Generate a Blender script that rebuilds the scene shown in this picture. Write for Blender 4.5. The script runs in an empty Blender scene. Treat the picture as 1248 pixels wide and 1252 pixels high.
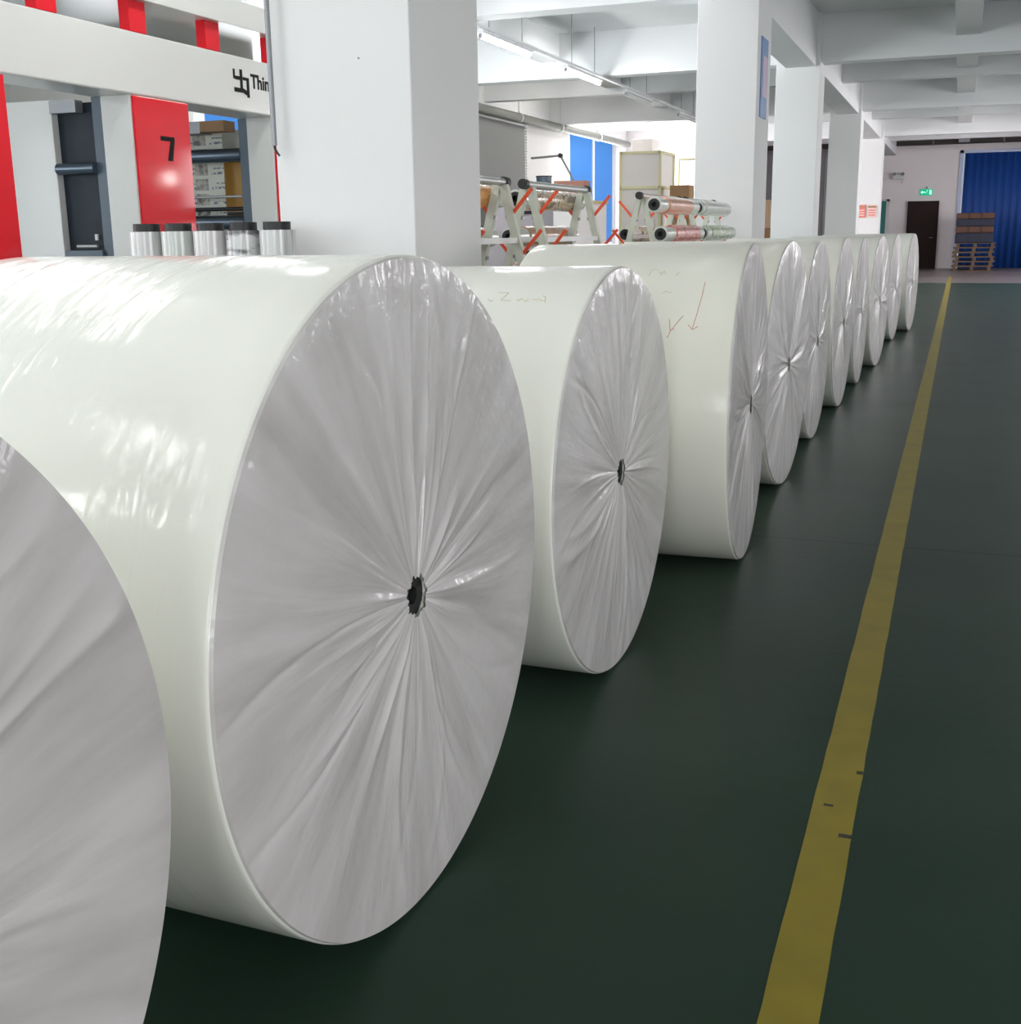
import bpy, bmesh, math, random
from math import pi, sin, cos
from mathutils import Vector, Matrix
C = bpy.context.scene.collection
sc = bpy.context.scene
sc.view_settings.view_transform = 'Standard'
sc.view_settings.look = 'None'
sc.view_settings.gamma = 1.0
sc.view_settings.use_curve_mapping = False
sc.view_settings.exposure = -0.36

# ------------------------------------------------------------------ helpers
def srgb(r, g, b):
    def f(c):
        c /= 255.0
        return c / 12.92 if c <= .04045 else ((c + .055) / 1.055) ** 2.4
    return (f(r), f(g), f(b), 1)

def mat(name, col, rough=.6, metal=0, coat=0, coat_rough=.15, noise=0, nscale=6, bump=0, bscale=40, emit=None, estr=0, trans=0, alpha=1, spec=.5, stretch=(1, 1, 1), nmul=.75):
    m = bpy.data.materials.new(name); m.use_nodes = True
    nt = m.node_tree; b = nt.nodes['Principled BSDF']
    b.inputs['Base Color'].default_value = col
    b.inputs['Roughness'].default_value = rough
    b.inputs['Metallic'].default_value = metal
    b.inputs['Coat Weight'].default_value = coat
    b.inputs['Coat Roughness'].default_value = coat_rough
    b.inputs['Transmission Weight'].default_value = trans
    b.inputs['Alpha'].default_value = alpha
    b.inputs['Specular IOR Level'].default_value = spec
    if emit:
        b.inputs['Emission Color'].default_value = emit
        b.inputs['Emission Strength'].default_value = estr
    if noise or bump:
        tc = nt.nodes.new('ShaderNodeTexCoord'); mp = nt.nodes.new('ShaderNodeMapping')
        mp.inputs['Scale'].default_value = stretch
        nt.links.new(tc.outputs['Object'], mp.inputs['Vector'])
    if noise:
        n = nt.nodes.new('ShaderNodeTexNoise'); n.inputs['Scale'].default_value = nscale; n.inputs['Detail'].default_value = 4
        nt.links.new(mp.outputs['Vector'], n.inputs['Vector'])
        mx = nt.nodes.new('ShaderNodeMix'); mx.data_type = 'RGBA'
        mx.inputs['A'].default_value = col
        mx.inputs['B'].default_value = (col[0] * nmul, col[1] * nmul, col[2] * nmul, 1)
        rp = nt.nodes.new('ShaderNodeMapRange'); rp.inputs['From Min'].default_value = .4; rp.inputs['From Max'].default_value = .7
        rp.inputs['To Max'].default_value = noise
        nt.links.new(n.outputs['Fac'], rp.inputs['Value']); nt.links.new(rp.outputs['Result'], mx.inputs['Factor'])
        nt.links.new(mx.outputs['Result'], b.inputs['Base Color'])
    if bump:
        n2 = nt.nodes.new('ShaderNodeTexNoise'); n2.inputs['Scale'].default_value = bscale; n2.inputs['Detail'].default_value = 3
        nt.links.new(mp.outputs['Vector'], n2.inputs['Vector'])
        bp = nt.nodes.new('ShaderNodeBump'); bp.inputs['Strength'].default_value = bump; bp.inputs['Distance'].default_value = .01
        nt.links.new(n2.outputs['Fac'], bp.inputs['Height']); nt.links.new(bp.outputs['Normal'], b.inputs['Normal'])
    return m

class MB:
    def __init__(s): s.bm = bmesh.new()
    def box(s, x0, x1, y0, y1, z0, z1, M=None):
        vs = [s.bm.verts.new(Vector(p)) for p in [(x0,y0,z0),(x1,y0,z0),(x1,y1,z0),(x0,y1,z0),(x0,y0,z1),(x1,y0,z1),(x1,y1,z1),(x0,y1,z1)]]
        if M:
            for v in vs: v.co = M @ v.co
        for f in [(3,2,1,0),(4,5,6,7),(0,1,5,4),(1,2,6,5),(2,3,7,6),(3,0,4,7)]:
            s.bm.faces.new([vs[i] for i in f])
        return s
    def bar(s, a, b, w, d):          # rectangular bar from a to b
        a = Vector(a); b = Vector(b); t = (b - a); L = t.length; t.normalize()
        q = t.to_track_quat('Z', 'Y').to_matrix().to_4x4(); q.translation = a
        return s.box(-w/2, w/2, -d/2, d/2, 0, L, q)
    def tube(s, a, b, r, seg=20, r2=None, inner=0):
        a = Vector(a); b = Vector(b); t = b - a
        if t.length < 1e-6: return s
        q = t.normalized().to_track_quat('Z', 'Y').to_matrix()
        r2 = r if r2 is None else r2
        rings = []
        prof = [(a, r), (b, r2)] if not inner else [(a, inner), (a, r), (b, r2), (b, inner)]
        for p, rr in prof:
            rings.append([s.bm.verts.new(p + q @ Vector((rr*cos(2*pi*i/seg), rr*sin(2*pi*i/seg), 0))) for i in range(seg)])
        n = len(rings)
        for k in range(n - 1 if not inner else n):
            A = rings[k]; B = rings[(k+1) % n]
            for i in range(seg):
                f = s.bm.faces.new([A[i], A[(i+1) % seg], B[(i+1) % seg], B[i]]); f.smooth = True
        if not inner:
            s.bm.faces.new(rings[0][::-1]); s.bm.faces.new(rings[-1])
        return s
    def poly(s, pts, r, seg=8):
        for i in range(len(pts) - 1): s.tube(pts[i], pts[i+1], r, seg)
        return s
    def build(s, name, m, parent=None, bevel=0, smooth_angle=None):
        bmesh.ops.recalc_face_normals(s.bm, faces=s.bm.faces)
        me = bpy.data.meshes.new(name); s.bm.to_mesh(me); s.bm.free()
        me.materials.append(m)
        o = bpy.data.objects.new(name, me); C.objects.link(o)
        if parent: o.parent = parent
        if bevel:
            md = o.modifiers.new('bevel', 'BEVEL'); md.width = bevel; md.segments = 2; md.limit_method = 'ANGLE'
        if any(f.use_smooth for f in me.polygons):
            try: me.set_sharp_from_angle(angle=math.radians(40))
            except Exception: pass
        return o

def tag(o, label, cat, group=None):
    o['label'] = label; o['category'] = cat
    if group: o['group'] = group
    return o
def struct(o, label=None):
    o['kind'] = 'structure'
    if label: o['label'] = label
    return o
def empty(name, loc=(0, 0, 0), rz=0):
    o = bpy.data.objects.new(name, None); C.objects.link(o); o.location = loc; o.rotation_euler = (0, 0, rz)
    o.empty_display_size = .1
    return o
def box_obj(name, m, b, parent=None, bevel=0):
    return MB().box(*b).build(name, m, parent, bevel)
def text_obj(name, txt, size, M, m, parent, depth=.002, bold=0.0):
    cu = bpy.data.curves.new(name, 'FONT'); cu.body = txt; cu.size = size; cu.extrude = depth; cu.offset = bold
    cu.align_x = 'CENTER'; cu.align_y = 'CENTER'
    t = bpy.data.objects.new('tmp', cu); C.objects.link(t)
    dg = bpy.context.evaluated_depsgraph_get(); dg.update()
    me = bpy.data.meshes.new_from_object(t.evaluated_get(dg))
    bpy.data.objects.remove(t)
    me.transform(M); me.materials.clear(); me.materials.append(m)
    o = bpy.data.objects.new(name, me); C.objects.link(o); o.parent = parent
    return o

# ------------------------------------------------------------------ materials
M = {}
M['plaster'] = mat('white_plaster', (.80, .80, .80, 1), .75, noise=.25, nscale=1.5, nmul=.93, bump=.05, bscale=60)
M['plaster_warm'] = mat('warm_plaster', (.78, .74, .75, 1), .8, noise=.25, nscale=1.2, nmul=.92)
M['ceiling'] = mat('ceiling_paint', (.80, .81, .82, 1), .8, noise=.3, nscale=.9, nmul=.92)
M['enamel'] = mat('machine_white_enamel', (.82, .83, .80, 1), .35, coat=.3, noise=.15, nscale=2, nmul=.95)
M['red'] = mat('red_enamel', (.85, .014, .028, 1), .5, spec=.1, coat=.4, coat_rough=.07)
M['blue_grey'] = mat('blue_grey_enamel', (.085, .125, .17, 1), .35, noise=.2, nscale=3, nmul=.8)
M['roller'] = mat('steel_roller', (.12, .15, .19, 1), .25, metal=.7)
M['dark_cover'] = mat('dark_cover_glass', (.026, .04, .055, 1), .5, noise=.6, nscale=4, nmul=.3, spec=.25)
M['black'] = mat('black_rubber', (.012, .012, .014, 1), .5)
M['ink'] = mat('black_ink', (.008, .008, .008, 1), .6, spec=.15)
M['grey'] = mat('grey_metal', (.28, .29, .31, 1), .4, metal=.5)
M['pale_metal'] = mat('pale_galvanised_metal', (.5, .51, .50, 1), .4, metal=.5, noise=.3, nscale=8)
M['rack_paint'] = mat('cream_rack_paint', (.66, .70, .60, 1), .45, noise=.3, nscale=9, nmul=.8)
M['orange'] = mat('orange_red_paint', (.85, .10, .03, 1), .4)
M['clear_film'] = mat('milky_film_roll', (.66, .70, .64, 1), .25, coat=.6, noise=.4, nscale=12, nmul=.75)
M['hole'] = mat('bore_shade_black', (.010, .010, .010, 1), .85)
M['core'] = mat('dark_core_tube', (.022, .024, .022, 1), .7, noise=.5, nscale=30, nmul=.4)
M['pink_marker'] = mat('red_marker', (.60, .24, .14, 1), .7)
M['faint_marker'] = mat('faint_marker', (.62, .55, .38, 1), .7)
M['yellow_fence'] = mat('yellow_fence_paint', (.80, .77, .48, 1), .5)
M['rust'] = mat('brown_wrapped_goods', (.11, .05, .03, 1), .7)
M['booth'] = mat('booth_panel', (.92, .88, .86, 1), .6)
M['carton'] = mat('brown_carton', (.42, .25, .13, 1), .8, noise=.3, nscale=5)
M['wood'] = mat('pallet_wood', (.13, .085, .055, 1), .85, noise=.5, nscale=6, stretch=(1, 6, 6), nmul=.5)
M['door_brown'] = mat('dark_brown_door', (.022, .010, .009, 1), .55, spec=.2)
M['teal'] = mat('teal_door', (.01, .17, .16, 1), .45)
M['blue_curtain'] = mat('blue_sheet', (.010, .06, .27, 1), .6, spec=.3)
M['navy'] = mat('dark_stuff', (.02, .025, .05, 1), .7)
M['blind'] = mat('grey_blind', (.19, .195, .195, 1), .6, noise=.15, nscale=2, nmul=.9)
M['shutter'] = mat('grey_roller_shutter', (.27, .27, .28, 1), .5)
M['cream'] = mat('cream_panel', (.78, .62, .40, 1), .6)
M['lamp'] = mat('lit_tube', (1, 1, 1, 1), .4, emit=(1, .99, .97, 1), estr=125)
M['lamp_dim'] = mat('lit_tube_dim', (1, 1, 1, 1), .4, emit=(1, 1, .96, 1), estr=42)
M['aisle_fill'] = mat('aisle_fill_tube', (1, 1, 1, 1), .4, emit=(1, 1, .96, 1), estr=4)
M['lamp_warm'] = mat('lit_tube_warm', (1, 1, 1, 1), .4, emit=(1, .96, .9, 1), estr=75)
M['far_fill'] = mat('far_fill_tube', (1, 1, 1, 1), .4, emit=(1, .95, .96, 1), estr=280)
M['lamp_housing'] = mat('lamp_housing', (.75, .76, .77, 1), .4)
M['pane_blue'] = mat('blue_window_glass', (.04, .14, .4, 1), .7, spec=.05, emit=srgb(74, 148, 222), estr=.47)
M['pane_white'] = mat('daylit_window_glass', (.6, .7, .8, 1), .2, emit=(.86, .93, 1, 1), estr=2.5)
M['pipe'] = mat('brown_grey_pipe', (.06, .052, .048, 1), .5)
M['duct'] = mat('grey_green_duct', (.20, .21, .19, 1), .5, metal=.3, noise=.3, nscale=4)
M['floor_yellow'] = mat('yellow_line_paint', (.33, .26, .02, 1), .42, noise=.55, nscale=7, nmul=.72, bump=.05, bscale=30)
M['exit_green'] = mat('exit_sign_green', (.0, .3, .18, 1), .4, emit=(0, .55, .28, 1), estr=.7)
M['exit_white'] = mat('exit_sign_lit_mark', (.5, 1, .8, 1), .4, emit=(.35, 1, .75, 1), estr=1.3)
M['banner_blue'] = mat('banner_blue', srgb(96, 140, 196), .5, noise=.5, nscale=8, nmul=.7)
M['banner_pink'] = mat('banner_pink', srgb(190, 165, 190), .5)
M['poster_red'] = mat('poster_red', srgb(232, 130, 120), .6)
M['poster_pale'] = mat('poster_pale', srgb(238, 205, 198), .6)
M['scuff'] = mat('dark_scuff', (.05, .055, .04, 1), .7)
M['cart'] = mat('cart_steel', (.35, .37, .38, 1), .4, metal=.6)

def floor_material():
    m = bpy.data.materials.new('green_epoxy_floor'); m.use_nodes = True
    nt = m.node_tree; b = nt.nodes['Principled BSDF']; N = nt.nodes.new; L = nt.links.new
    tc = N('ShaderNodeTexCoord')
    n = N('ShaderNodeTexNoise'); n.inputs['Scale'].default_value = .9; n.inputs['Detail'].default_value = 6
    L(tc.outputs['Object'], n.inputs['Vector'])
    cr = N('ShaderNodeValToRGB')
    cr.color_ramp.elements[0].position = .3; cr.color_ramp.elements[0].color = (.018, .044, .028, 1)
    cr.color_ramp.elements[1].position = .7; cr.color_ramp.elements[1].color = (.030, .060, .041, 1)
    L(n.outputs['Fac'], cr.inputs['Fac'])
    # bare grey concrete beyond the painted part, thin dark joint across
    sp = N('ShaderNodeSeparateXYZ'); L(tc.outputs['Object'], sp.inputs['Vector'])
    gt = N('ShaderNodeMath'); gt.operation = 'GREATER_THAN'; gt.inputs[1].default_value = 30.6
    L(sp.outputs['Y'], gt.inputs[0])
    mx = N('ShaderNodeMix'); mx.data_type = 'RGBA'; mx.inputs['B'].default_value = (.20, .17, .17, 1)
    L(gt.outputs[0], mx.inputs['Factor']); L(cr.outputs['Color'], mx.inputs['A'])
    pp = N('ShaderNodeMath'); pp.operation = 'PINGPONG'; pp.inputs[1].default_value = 5.0
    ad = N('ShaderNodeMath'); ad.operation = 'ADD'; ad.inputs[1].default_value = 5.0   # joints at y = 5 + 10k
    L(sp.outputs['Y'], ad.inputs[0])
    L(ad.outputs[0], pp.inputs[0])
    ltj = N('ShaderNodeMath'); ltj.operation = 'LESS_THAN'; ltj.inputs[1].default_value = .010
    L(pp.outputs[0], ltj.inputs[0])
    mx2 = N('ShaderNodeMix'); mx2.data_type = 'RGBA'; mx2.inputs['B'].default_value = (.012, .016, .014, 1)
    L(ltj.outputs[0], mx2.inputs['Factor']); L(mx.outputs['Result'], mx2.inputs['A'])
    # small pale specks
    vn = N('ShaderNodeTexNoise'); vn.inputs['Scale'].default_value = 7; L(tc.outputs['Object'], vn.inputs['Vector'])
    mr = N('ShaderNodeMapRange'); mr.inputs['From Min'].default_value = .76; mr.inputs['From Max'].default_value = .82; mr.inputs['To Max'].default_value = .0
    L(vn.outputs['Fac'], mr.inputs['Value'])
    mx3 = N('ShaderNodeMix'); mx3.data_type = 'RGBA'; mx3.inputs['B'].default_value = (.2, .24, .22, 1)
    L(mr.outputs['Result'], mx3.inputs['Factor']); L(mx2.outputs['Result'], mx3.inputs['A'])
    L(mx3.outputs['Result'], b.inputs['Base Color'])
    n2 = N('ShaderNodeTexNoise'); n2.inputs['Scale'].default_value = 2; n2.inputs['Detail'].default_value = 2; L(tc.outputs['Object'], n2.inputs['Vector'])
    m2 = N('ShaderNodeMapRange'); m2.inputs['To Min'].default_value = .31; m2.inputs['To Max'].default_value = .36; b.inputs['Specular IOR Level'].default_value = .17
    L(n2.outputs['Fac'], m2.inputs['Value']); L(m2.outputs['Result'], b.inputs['Roughness'])
    bp = N('ShaderNodeBump'); bp.inputs['Strength'].default_value = .06; bp.inputs['Distance'].default_value = .01
    n3 = N('ShaderNodeTexNoise'); n3.inputs['Scale'].default_value = 18; L(tc.outputs['Object'], n3.inputs['Vector'])
    L(n3.outputs['Fac'], bp.inputs['Height']); L(bp.outputs['Normal'], b.inputs['Normal'])
    return m
M['floor'] = floor_material()

def film_print(name, base, c1, c2, scale=30):
    m = bpy.data.materials.new(name); m.use_nodes = True
    nt = m.node_tree; b = nt.nodes['Principled BSDF']; N = nt.nodes.new; L = nt.links.new
    tc = N('ShaderNodeTexCoord'); mp = N('ShaderNodeMapping'); mp.inputs['Scale'].default_value = (1, .45, 1)
    L(tc.outputs['Object'], mp.inputs['Vector'])
    v = N('ShaderNodeTexVoronoi'); v.inputs['Scale'].default_value = scale; L(mp.outputs['Vector'], v.inputs['Vector'])
    cr = N('ShaderNodeValToRGB'); cr.color_ramp.interpolation = 'CONSTANT'
    cr.color_ramp.elements[0].color = base; cr.color_ramp.elements[1].position = .36; cr.color_ramp.elements[1].color = c1
    e = cr.color_ramp.elements.new(.58); e.color = c2
    L(v.outputs['Distance'], cr.inputs['Fac']); L(cr.outputs['Color'], b.inputs['Base Color'])
    b.inputs['Roughness'].default_value = .3; b.inputs['Coat Weight'].default_value = .7; b.inputs['Coat Roughness'].default_value = .1
    return m
M['film_orange'] = mat('orange_film', (.80, .33, .04, 1), .25, coat=.7, coat_rough=.1, noise=.4, nscale=9)
M['film_brown'] = film_print('brown_printed_film', (.46, .29, .15, 1), (.66, .52, .34, 1), (.16, .10, .06, 1), 34)
M['film_peach'] = film_print('peach_printed_film', (.62, .36, .24, 1), (.50, .34, .20, 1), (.40, .22, .14, 1), 18)
M['film_salmon'] = mat('salmon_film', (.80, .36, .20, 1), .25, coat=.7, coat_rough=.1, noise=.4, nscale=9)
M['film_red'] = film_print('red_printed_film', (.70, .08, .07, 1), (.75, .30, .25, 1), (.55, .05, .05, 1), 22)
M['film_green'] = film_print('green_printed_film', (.50, .58, .40, 1), (.22, .34, .12, 1), (.62, .68, .55, 1), 22)
M['film_violet'] = film_print('violet_printed_film', (.22, .14, .20, 1), (.4, .3, .36, 1), (.12, .08, .1, 1), 22)

def web_material():
    """printed web of packaging film: repeating pale labels with dark script bars and picture blocks"""
    m = bpy.data.materials.new('printed_web'); m.use_nodes = True
    nt = m.node_tree; b = nt.nodes['Principled BSDF']; N = nt.nodes.new; L = nt.links.new
    tc = N('ShaderNodeTexCoord'); sp = N('ShaderNodeSeparateXYZ'); L(tc.outputs['Object'], sp.inputs['Vector'])
    def math_(op, a, bv=None, c=None):
        n = N('ShaderNodeMath'); n.operation = op
        for i, q in enumerate((a, bv, c)):
            if q is None: continue
            if isinstance(q, (int, float)): n.inputs[i].default_value = q
            else: L(q, n.inputs[i])
        return n.outputs[0]
    u = math_('MODULO', math_('ADD', sp.outputs['X'], 20.0), .30)
    w = math_('MODULO', math_('ADD', sp.outputs['Z'], 20.0), .105)
    pic = math_('MULTIPLY', math_('LESS_THAN', u, .11), math_('GREATER_THAN', w, .025))
    bar = math_('MULTIPLY', math_('GREATER_THAN', u, .14), math_('MULTIPLY', math_('GREATER_THAN', w, .03), math_('LESS_THAN', w, .048)))
    bar2 = math_('MULTIPLY', math_('GREATER_THAN', u, .16), math_('MULTIPLY', math_('GREATER_THAN', w, .068), math_('LESS_THAN', w, .078)))
    nz = N('ShaderNodeTexNoise'); nz.inputs['Scale'].default_value = 55; L(tc.outputs['Object'], nz.inputs['Vector'])
    gt = math_('GREATER_THAN', nz.outputs['Fac'], .47)
    bars = math_('MULTIPLY', math_('MAXIMUM', bar, bar2), gt)
    mx = N('ShaderNodeMix'); mx.data_type = 'RGBA'; mx.inputs['A'].default_value = (.78, .78, .68, 1); mx.inputs['B'].default_value = (.13, .14, .2, 1)
    L(bars, mx.inputs['Factor'])
    cr = N('ShaderNodeValToRGB'); cr.color_ramp.elements[0].position = .4; cr.color_ramp.elements[0].color = (.10, .08, .07, 1)
    cr.color_ramp.elements[1].position = .6; cr.color_ramp.elements[1].color = (.55, .5, .42, 1)
    n4 = N('ShaderNodeTexNoise'); n4.inputs['Scale'].default_value = 25; L(tc.outputs['Object'], n4.inputs['Vector'])
    L(n4.outputs['Fac'], cr.inputs['Fac'])
    mx2 = N('ShaderNodeMix'); mx2.data_type = 'RGBA'; L(pic, mx2.inputs['Factor']); L(mx.outputs['Result'], mx2.inputs['A']); L(cr.outputs['Color'], mx2.inputs['B'])
    L(mx2.outputs['Result'], b.inputs['Base Color']); b.inputs['Roughness'].default_value = .35
    return m
M['web'] = web_material()

# paper roll body under stretch film, and the gathered film over its end
def roll_body_material(name, col, wrinkle, coat=.55):
    m = bpy.data.materials.new(name); m.use_nodes = True
    nt = m.node_tree; b = nt.nodes['Principled BSDF']; N = nt.nodes.new; L = nt.links.new
    b.inputs['Base Color'].default_value = col; b.inputs['Roughness'].default_value = .55
    b.inputs['Coat Weight'].default_value = coat; b.inputs['Coat Roughness'].default_value = .13
    tc = N('ShaderNodeTexCoord'); mp = N('ShaderNodeMapping')
    mp.inputs['Rotation'].default_value = (0, math.radians(0), math.radians(25)); mp.inputs['Scale'].default_value = (16, 2.2, 2.2)
    L(tc.outputs['Object'], mp.inputs['Vector'])
    n = N('ShaderNodeTexNoise'); n.inputs['Scale'].default_value = 1.6; n.inputs['Detail'].default_value = 4; n.inputs['Distortion'].default_value = .6
    L(mp.outputs['Vector'], n.inputs['Vector'])
    pw = N('ShaderNodeMath'); pw.operation = 'POWER'; pw.inputs[1].default_value = 3
    L(n.outputs['Fac'], pw.inputs[0])
    msk = N('ShaderNodeTexNoise'); msk.inputs['Scale'].default_value = 2.4; L(tc.outputs['Object'], msk.inputs['Vector'])
    mr = N('ShaderNodeMapRange'); mr.inputs['From Min'].default_value = .45; mr.inputs['From Max'].default_value = .62; L(msk.outputs['Fac'], mr.inputs['Value'])
    ml = N('ShaderNodeMath'); ml.operation = 'MULTIPLY'; L(pw.outputs[0], ml.inputs[0]); L(mr.outputs['Result'], ml.inputs[1])
    bp = N('ShaderNodeBump'); bp.inputs['Strength'].default_value = wrinkle; bp.inputs['Distance'].default_value = .012
    L(ml.outputs[0], bp.inputs['Height'])
    L(bp.outputs['Normal'], b.inputs['Coat Normal'])
    bp2 = N('ShaderNodeBump'); bp2.inputs['Strength'].default_value = wrinkle * .15; bp2.inputs['Distance'].default_value = .01
    L(ml.outputs[0], bp2.inputs['Height']); L(bp2.outputs['Normal'], b.inputs['Normal'])
    return m
M['body'] = roll_body_material('white_paper_under_film', (.89, .895, .82, 1), .25)
M['body_wrinkled'] = roll_body_material('white_paper_under_loose_film', (.89, .895, .82, 1), 1.0, .75)
M['body_cream'] = roll_body_material('cream_paper_under_film', (.86, .86, .76, 1), .15, .4)

def wrap_material():
    m = bpy.data.materials.new('gathered_clear_film'); m.use_nodes = True
    nt = m.node_tree; b = nt.nodes['Principled BSDF']; N = nt.nodes.new; L = nt.links.new
    tc = N('ShaderNodeTexCoord')
    # radial coordinates in the plane of the end: direction (unit) stays constant along a pleat
    sp = N('ShaderNodeSeparateXYZ'); L(tc.outputs['Object'], sp.inputs['Vector'])
    cb = N('ShaderNodeCombineXYZ'); L(sp.outputs['Y'], cb.inputs['X']); L(sp.outputs['Z'], cb.inputs['Y'])
    ln = N('ShaderNodeVectorMath'); ln.operation = 'LENGTH'; L(cb.outputs[0], ln.inputs[0])
    nm = N('ShaderNodeVectorMath'); nm.operation = 'NORMALIZE'; L(cb.outputs[0], nm.inputs[0])
    s1 = N('ShaderNodeSeparateXYZ'); L(nm.outputs[0], s1.inputs['Vector'])
    rr = N('ShaderNodeMath'); rr.operation = 'MULTIPLY'; rr.inputs[1].default_value = .35; L(ln.outputs['Value'], rr.inputs[0])
    c2 = N('ShaderNodeCombineXYZ'); L(s1.outputs['X'], c2.inputs['X']); L(s1.outputs['Y'], c2.inputs['Y']); L(rr.outputs[0], c2.inputs['Z'])
    n = N('ShaderNodeTexNoise'); n.inputs['Scale'].default_value = 5; n.inputs['Detail'].default_value = 4; n.inputs['Roughness'].default_value = .5; n.inputs['Distortion'].default_value = .25
    L(c2.outputs[0], n.inputs['Vector'])
    cr = N('ShaderNodeValToRGB'); cr.color_ramp.elements[0].position = .32; cr.color_ramp.elements[0].color = (.52, .50, .485, 1)
    cr.color_ramp.elements[1].position = .62; cr.color_ramp.elements[1].color = (.68, .655, .645, 1)
    L(n.outputs['Fac'], cr.inputs['Fac']); L(cr.outputs['Color'], b.inputs['Base Color'])
    b.inputs['Roughness'].default_value = .5; b.inputs['Coat Weight'].default_value = .6; b.inputs['Coat Roughness'].default_value = .06
    n5 = N('ShaderNodeTexNoise'); n5.inputs['Scale'].default_value = 26; n5.inputs['Detail'].default_value = 4; L(tc.outputs['Object'], n5.inputs['Vector'])
    ad = N('ShaderNodeMath'); ad.operation = 'MULTIPLY_ADD'; ad.inputs[1].default_value = .24; L(n5.outputs['Fac'], ad.inputs[0]); L(n.outputs['Fac'], ad.inputs[2])
    bp = N('ShaderNodeBump'); bp.inputs['Strength'].default_value = .35; bp.inputs['Distance'].default_value = .012
    L(ad.outputs[0], bp.inputs['Height']); L(bp.outputs['Normal'], b.inputs['Normal'])
    bp2 = N('ShaderNodeBump'); bp2.inputs['Strength'].default_value = .9; bp2.inputs['Distance'].default_value = .014
    L(ad.outputs[0], bp2.inputs['Height']); L(bp2.outputs['Normal'], b.inputs['Coat Normal'])
    return m
M['wrap'] = wrap_material()

# ------------------------------------------------------------------ the setting
CEIL = 4.4
struct(box_obj('floor', M['floor'], (-9.2, 7.2, -9, 42, -.1, 0)), 'dark green painted concrete floor')
struct(box_obj('ceiling', M['ceiling'], (-9.2, 7.2, -9, 42, CEIL, CEIL + .15)), 'white painted concrete ceiling slab')
# yellow floor line, slightly worn
mb = MB()
random.seed(5)
bm = mb.bm
ys = [-3 + .12 * i for i in range(315)]
prev = None
for y in ys:
    a = bm.verts.new((-.2342 + random.uniform(-.0012, .0012), y, .0012)); b_ = bm.verts.new((-.1355 + random.uniform(-.0012, .0012), y, .0012))
    if prev: bm.faces.new([prev[0], prev[1], b_, a])
    prev = (a, b_)
struct(mb.build('floor_markings', M['floor_yellow']), 'long worn yellow line painted on the green floor')

for (x, y, w, h) in [(-.143, 2.77, .008, .009), (-.199, 2.575, .011, .005), (-.150, 2.44, .014, .008)]:
    struct(box_obj('floor_markings', M['scuff'], (x - w, x + w, y - h, y + h, .0013, .0019)), 'small dark scuff on the yellow line')
# pillars and ceiling beams
PX0, PX1 = -2.74, -2.10
PY = [(4.424, 5.14), (12.83, 13.7), (18.45, 19.1), (26.2, 26.9), (33.7, 34.4)]
plab = ['broad white square pillar standing behind the two big rolls, conduit at its edge',
        'white pillar carrying the narrow blue and pink banner',
        'white pillar just beyond the one with the blue banner',
        'plain pillar between the banner pillars and the one with red notices',
        'pillar with two small red notices near the far doors']
for (a, b_), lb in zip(PY, plab):
    struct(box_obj('pillar', M['plaster'], (PX0, PX1, a, b_, 0, CEIL), bevel=.006), lb)
for y in (-3.6,):
    struct(box_obj('pillar', M['plaster'], (PX0, PX1, y, y + .7, 0, CEIL), bevel=.006), 'white pillar behind the viewpoint')
for y, zb, w in [(-3.4, 3.73, .34), (4.6, 3.73, .34), (8.7, 3.86, .26), (12.98, 3.73, .34), (18.6, 3.73, .34), (22.3, 3.86, .26), (26.35, 3.73, .34), (29.95, 3.86, .26), (33.85, 3.73, .34), (37.6, 3.86, .26)]:
    struct(box_obj('ceiling_beam', M['ceiling'], (-9.2, 7.2, y, y + w, zb, CEIL + .01)))
struct(box_obj('ceiling_beam', M['ceiling'], (-2.6, -2.16, -9, 41.6, 3.66, CEIL + .01)))
struct(box_obj('ceiling_beam', M['ceiling'], (-.25, .08, -9, 41.6, 3.98, CEIL + .01)))
struct(box_obj('ceiling_beam', M['ceiling'], (2.4, 2.8, -9, 41.6, 3.66, CEIL + .01)))
struct(box_obj('ceiling_beam', M['ceiling'], (-6.5, -6.2, -9, 33, 3.98, CEIL + .01)))

# walls with openings
def wall_y(name, m, X0, X1, y0, y1, z1, holes, label=None):      # wall in the plane X, holes as (ya, yb, za, zb)
    mb = MB(); cur = y0
    for (a, b_, za, zb) in sorted(holes):
        mb.box(X0, X1, cur, a, 0, z1)
        if za > 0: mb.box(X0, X1, a, b_, 0, za)
        if zb < z1: mb.box(X0, X1, a, b_, zb, z1)
        cur = b_
    mb.box(X0, X1, cur, y1, 0, z1)
    return struct(mb.build(name, m), label)
def wall_x(name, m, Y0, Y1, x0, x1, z1, holes, label=None):
    mb = MB(); cur = x0
    for (a, b_, za, zb) in sorted(holes):
        mb.box(cur, a, Y0, Y1, 0, z1)
        if za > 0: mb.box(a, b_, Y0, Y1, 0, za)
        if zb < z1: mb.box(a, b_, Y0, Y1, zb, z1)
        cur = b_
    mb.box(cur, x1, Y0, Y1, 0, z1)
    return struct(mb.build(name, m), label)

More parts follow.
